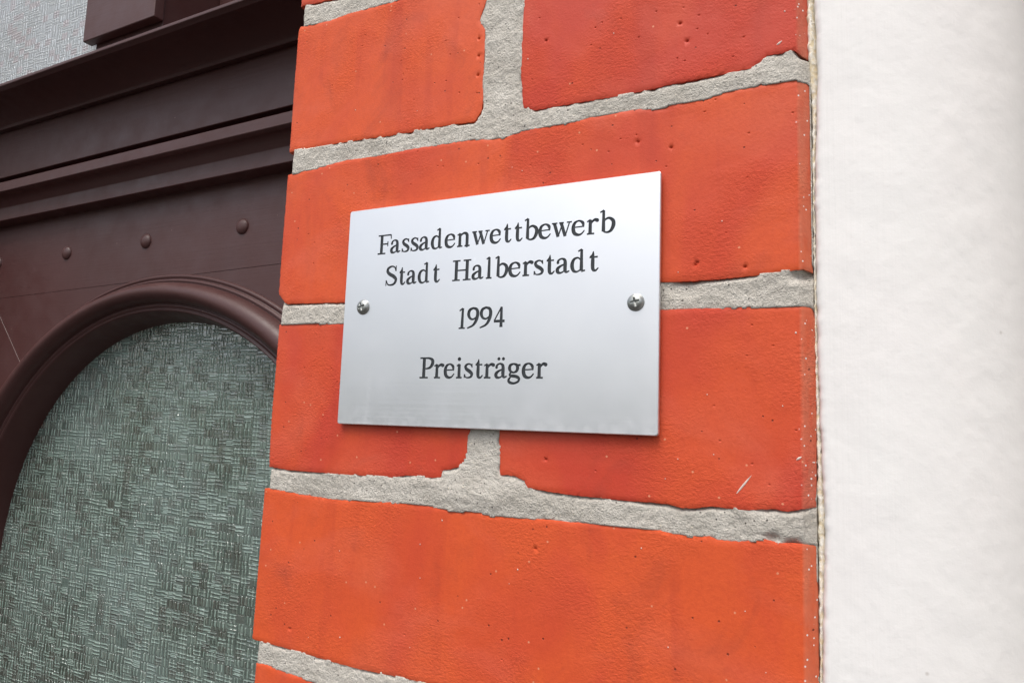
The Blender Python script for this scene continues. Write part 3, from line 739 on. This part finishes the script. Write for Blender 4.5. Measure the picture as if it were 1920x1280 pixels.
G['e'] = ['l',[(.09,.385,.05),(.45,.40,.05)],'s',[(.45,.40,.07),(.43,.55,.115),(.35,.64,.085),(.25,.665,.065),(.12,.58,.11),(.065,.37,.14),(.11,.13,.14),(.25,.035,.10),(.38,.07,.065),(.48,.2,.05)]]
G['n'] = [[(.16,.0,.135),(.16,.66,.12)],[(.02,.575,.055),(.17,.67,.06)],[(.02,.03,.065),(.31,.03,.065)],'s',[(.18,.50,.05),(.28,.62,.075),(.42,.66,.10),(.53,.58,.135),(.55,.42,.135),(.55,.03,.135)],'l',[(.42,.03,.065),(.70,.03,.065)]]
G['w'] = [[(.13,.65,.13),(.33,.03,.12)],[(.33,.03,.05),(.52,.60,.055)],[(.47,.65,.13),(.68,.03,.12)],[(.68,.03,.05),(.88,.65,.055)],[(.0,.66,.055),(.28,.66,.055)],[(.36,.66,.055),(.60,.66,.055)],[(.75,.66,.055),(1.,.66,.055)]]
G['t'] = ['s',[(.17,.87,.04),(.155,.70,.11),(.15,.45,.135),(.15,.2,.135),(.18,.07,.12),(.28,.03,.075),(.39,.13,.05)],'l',[(.0,.62,.05),(.37,.635,.065)],[(.02,.63,.05),(.16,.78,.05)]]
G['b'] = [[(.14,1.02,.10),(.14,.08,.135)],[(.0,.935,.06),(.15,1.03,.06)],'s',[(.14,.50,.05),(.25,.63,.075),(.38,.65,.095),(.52,.52,.135),(.53,.3,.145),(.43,.09,.11),(.3,.03,.075),(.2,.05,.07),(.14,.12,.10)]]
G['r'] = [[(.16,0,.135),(.16,.66,.12)],[(.02,.575,.055),(.17,.67,.06)],[(.02,.03,.065),(.34,.03,.065)],'s',[(.18,.45,.05),(.26,.58,.075),(.36,.645,.11),(.46,.61,.14)]]
G['S'] = ['s',[(.48,.74,.05),(.42,.92,.06),(.27,.975,.075),(.11,.88,.115),(.09,.72,.135),(.2,.58,.145),(.38,.46,.15),(.5,.3,.135),(.44,.10,.105),(.27,.025,.075),(.12,.07,.06),(.04,.26,.05)],'l',[(.485,1.0,.045),(.495,.72,.045)],[(.03,.0,.045),(.03,.28,.045)]]
G['H'] = [[(.2,0,.14),(.2,1,.14)],[(.7,0,.14),(.7,1,.14)],[(.02,.97,.06),(.38,.97,.06)],[(.52,.97,.06),(.88,.97,.06)],[(.02,.03,.06),(.38,.03,.06)],[(.52,.03,.06),(.88,.03,.06)],[(.2,.5,.06),(.7,.5,.06)]]
G['l'] = [[(.15,1.02,.10),(.15,.02,.135)],[(.01,.935,.06),(.16,1.03,.06)],[(.0,.03,.065),(.3,.03,.065)]]
G['1'] = [[(.2,.98,.10),(.18,.02,.13)],[(.02,.86,.06),(.2,.985,.06)],[(.0,.03,.06),(.34,.03,.06)]]
G['9'] = ['s',[(.26,.965,.085),(.12,.88,.12),(.07,.69,.135),(.13,.50,.105),(.26,.43,.075),(.40,.53,.06)],[(.26,.965,.085),(.41,.89,.12),(.455,.68,.14),(.40,.38,.13),(.27,.15,.09),(.05,.03,.06)]]
G['4'] = [[(.37,.96,.06),(.05,.33,.055)],[(.03,.30,.10),(.53,.30,.10)],[(.37,.96,.10),(.37,.02,.13)]]
G['P'] = [[(.2,0,.14),(.2,.97,.14)],[(.02,.03,.065),(.38,.03,.065)],[(.02,.97,.06),(.34,.97,.06)],'s',[(.25,.965,.06),(.42,.955,.085),(.55,.86,.135),(.55,.68,.14),(.46,.52,.105),(.32,.465,.065),(.2,.465,.05)]]
G['i'] = [[(.16,.66,.12),(.16,.02,.135)],[(.02,.575,.055),(.17,.67,.06)],[(.0,.03,.065),(.32,.03,.065)],[(.15,.90,.15),(.151,.90,.15)]]
G['ä'] = G['a']+['l',[(.17,.89,.125),(.171,.89,.125)],[(.37,.89,.125),(.371,.89,.125)]]
G['g'] = ['s',[(.25,.66,.065),(.11,.60,.11),(.07,.46,.13),(.12,.32,.10),(.25,.26,.065)],[(.25,.66,.065),(.39,.60,.11),(.43,.46,.13),(.38,.32,.10),(.25,.26,.065)],'l',[(.37,.60,.06),(.56,.60,.085)],'s',[(.16,.28,.05),(.09,.20,.08),(.13,.12,.11),(.36,.09,.12),(.5,.0,.11),(.47,-.14,.085),(.28,-.22,.085),(.09,-.18,.11),(.04,-.07,.10),(.13,.08,.05)]]

def smooth_line(P, sub=5):
    P = np.array(P, float)
    if len(P) < 3: return P
    Q = np.vstack([2*P[0]-P[1], P, 2*P[-1]-P[-2]]); out = []
    for i in range(1, len(Q)-2):
        for k in range(sub):
            t = k/sub; a, b, c, e = Q[i-1], Q[i], Q[i+1], Q[i+2]
            out.append(.5*((2*b)+(-a+c)*t+(2*a-5*b+4*c-e)*t*t+(-a+3*b-3*c+e)*t**3))
    out.append(P[-1]); return np.array(out)

def strokes(ch):
    mode = 'l'; res = []
    for it in G[ch]:
        if isinstance(it, str): mode = it; continue
        res.append(smooth_line(it) if mode == 's' else np.array(it, float))
    return res

CAP = 9.15
LINES = [(-131.0, [('F',62.7,70.4),('a',70.3,75.6),('s',76.6,80.5),('s',81.5,85.5),('a',86.3,91.6),('d',92.7,98.5),('e',99.9,105.0),('n',106.0,112.7),('w',113.4,122.4),('e',122.7,127.7),('t',129.1,132.8),('t',134.2,138.0),('b',138.8,145.0),('e',145.7,150.9),('w',151.3,160.4),('e',160.5,165.8),('r',166.7,171.5),('b',172.2,178.4)]),
(-146.1, [('S',68.5,74.5),('t',75.9,79.3),('a',80.3,85.4),('d',86.5,92.5),('t',94.2,97.8),('H',104.2,113.9),('a',114.5,119.9),('l',121.1,124.2),('b',125.5,131.6),('e',132.3,137.6),('r',138.5,143.2),('s',143.9,148.1),('t',149.4,153.1),('a',154.0,159.6),('d',160.4,166.6),('t',168.1,172.0)]),
(-167.3, [('1',108.6,112.0),('9',113.1,118.4),('9',119.3,124.7),('4',125.7,131.3)]),
(-188.6, [('P',89.5,96.8),('r',97.1,102.0),('e',102.6,107.5),('i',108.4,111.5),('s',112.5,116.6),('t',117.8,121.5),('r',122.0,126.9),('ä',127.5,132.9),('g',133.6,139.4),('e',140.2,145.2),('r',146.2,150.8)])]

def plaque():
    X0, X1, Z0, Z1 = 45.3, 196.4, -209.5, -108.7
    Y0, T, E = -3.2, 2.0, .35      # front face, thickness, depth of engraving (mm)
    root = empty('wall_plaque', ((X0+X1)/2000, 0, Z0/1000), 'silver metal plaque engraved Fassadenwettbewerb, screwed to the brick pier', 'plaque')
    pts = []; faces = []; line_of = []
    # plate outline, corners slightly rounded
    r = 1.0; out = []
    for cx, cz, a0 in ((X1-r, Z1-r, 0), (X0+r, Z1-r, 90), (X0+r, Z0+r, 180), (X1-r, Z0+r, 270)):
        for k in range(5): a = math.radians(a0+k*22.5); out.append((cx+r*math.cos(a), cz+r*math.sin(a)))
    nring = len(out)
    pts += out; faces.append(list(range(nring))); line_of.append(-1)
    def addpoly(P, li):
        i = len(pts); pts.extend([tuple(p) for p in P]); faces.append(list(range(i, i+len(P)))); line_of.append(li)
    for li, (base, L) in enumerate(LINES):
        for ch, a, b in L:
            S = strokes(ch)
            lo = min((s[:, 0]-s[:, 2]*.25).min() for s in S); hi = max((s[:, 0]+s[:, 2]*.25).max() for s in S)
            kx = (b-a)/(hi-lo)
            jx, jz = random.uniform(-.0003, .0003), random.uniform(-.0003, .0003)
            for s in S:
                p = np.stack([a+(s[:, 0]-lo)*kx+jx, base+s[:, 1]*CAP+jz], 1); w = s[:, 2]*CAP*.5*1.24
                for i in range(len(p)-1):
                    t = p[i+1]-p[i]; n = np.array([-t[1], t[0]])/(np.hypot(*t)+1e-9)
                    e = np.hypot(*t) < .1
                    if not e: addpoly([p[i]-n*w[i], p[i+1]-n*w[i+1], p[i+1]+n*w[i+1], p[i]+n*w[i]], li)
                dot = len(p) == 2 and np.hypot(*(p[1]-p[0])) < .1
                for i in range(len(p)):
                    if w[i] < .01 or (len(p) == 2 and not dot): continue
                    q = random.uniform(0, .3); k = 12 if i in (0, len(p)-1) else 8
                    addpoly([(p[i][0]+w[i]*.995*math.cos(q+2*math.pi*u/k), p[i][1]+w[i]*.995*math.sin(q+2*math.pi*u/k)) for u in range(k)], li)
    v, e, f, ov, oe, of = delaunay_2d_cdt([Vector(p) for p in pts], [], faces, 1, 1e-5)
    v = np.array([(a.x, a.y) for a in v])
    groups = {-1: [], 0: [], 1: [], 2: [], 3: []}
    for tri, o in zip(f, of):
        ls = [line_of[i] for i in o]
        k = max(ls) if ls else -1
        groups[k].append(tri)
    def compact(tris, yv):
        ids = sorted({i for t in tris for i in t}); mp = {i: k for k, i in enumerate(ids)}
        V = [(v[i, 0]/1000, yv/1000, v[i, 1]/1000) for i in ids]; F = [tuple(mp[i] for i in t) for t in tris]
        return V, F, mp
    def face_front(V, F):
        V = np.array(V); R = []
        for t in F:
            n = np.cross(V[t[1]]-V[t[0]], V[t[2]]-V[t[0]]); R.append(tuple(t) if n[1] < 0 else tuple(reversed(t)))
        return R
    V, F, mp = compact(groups[-1], Y0); F = face_front(V, F)
    # rim: small chamfer, side, back
    inner = [int(np.argmin(((v-np.array(p))**2).sum(1))) for p in out]
    base = len(V); c = np.array([(X0+X1)/2, (Z0+Z1)/2])
    g = .28
    for yy, ex in ((Y0+g, g), (Y0+T-.1, g), (Y0+T, g)):
        for p in out:
            q = np.array(p); s = np.sign(q-c); V.append(((q[0]+s[0]*ex)/1000, yy/1000, (q[1]+s[1]*ex)/1000))
    ring = [mp[i] for i in inner]; rings = [ring]+[list(range(base+k*nring, base+(k+1)*nring)) for k in range(3)]
    for a, b in zip(rings, rings[1:]):
        for i in range(nring): F.append((a[i], a[(i+1) % nring], b[(i+1) % nring], b[i]))
    F.append(tuple(rings[-1]))
    o = mesh_obj('plate', V, F, M_ALU, root)
    names = 'lettering'
    for li in range(4):
        tr = groups[li]
        V, F, mp = compact(tr, Y0+E); F = face_front(V, F)
        cnt = {}
        for t in tr:
            for a, b in zip(t, list(t[1:])+[t[0]]): cnt.setdefault((min(a, b), max(a, b)), []).append((a, b))
        n0 = len(V); up = {}
        for kk, l in cnt.items():
            if len(l) == 1:
                a, b = l[0]
                for i in (a, b):
                    if i not in up: up[i] = len(V); V.append((v[i, 0]/1000, Y0/1000, v[i, 1]/1000))
                F.append((mp[a], mp[b], up[b], up[a]))
        mesh_obj('lettering', V, F, M_INK, root)
    # screws
    for x, z, R, rot in ((56.3, -155.5, 3.55, 20), (187.5, -159.4, 3.45, 12)):
        screw(x/1000, Y0/1000, z/1000, R/1000, math.radians(rot), root)
    return root

def screw(x, y, z, R, rot, parent):
    """pan head with a cross recess cut into the dome"""
    n = 64; V = []; F = []; H = .0019
    rs = [0, .08, .14, .20, .26, .32, .38, .44, .50, .56, .62, .7, .78, .86, .93, .98, 1.0]
    def hgt(px, pz):
        r = math.hypot(px, pz); t = min(1, r)
        h = H*(1-.42*t**2-.58*t**6)
        a, b = abs(px*math.cos(rot)+pz*math.sin(rot)), abs(-px*math.sin(rot)+pz*math.cos(rot))
        w = .125; L = .52
        cut = 0
        if (a < w and b < L) or (b < w and a < L):
            m = max(a, b); cut = .0013*(1-.55*m/L)
        return h-cut
    g = 90; idx = {}
    lin = np.linspace(-1, 1, g+1)
    for i, a in enumerate(lin):
        for j, b in enumerate(lin):
            # square to disc
            px = a*math.sqrt(1-b*b/2); pz = b*math.sqrt(1-a*a/2)
            idx[i, j] = len(V); V.append((x+px*R, y-hgt(px, pz)-.0001, z+pz*R))
    for i in range(g):
        for j in range(g): F.append((idx[i, j], idx[i, j+1], idx[i+1, j+1], idx[i+1, j]))
    rim = [idx[i, 0] for i in range(g)]+[idx[g, j] for j in range(g)]+[idx[i, g] for i in range(g, 0, -1)]+[idx[0, j] for j in range(g, 0, -1)]
    b0 = len(V)
    for k in rim: V.append((V[k][0], y+.0001, V[k][2]))
    m = len(rim)
    for k in range(m): F.append((rim[k], rim[(k+1) % m], b0+(k+1) % m, b0+k))
    o = mesh_obj('screw', V, F, M_SCREW, parent, smooth=True)
    bm = bmesh.new(); bm.from_mesh(o.data); bmesh.ops.recalc_face_normals(bm, faces=bm.faces)
    if sum(f.normal.y for f in bm.faces) > 0: bmesh.ops.reverse_faces(bm, faces=list(bm.faces))
    bm.to_mesh(o.data); bm.free()
    return o
plaque()
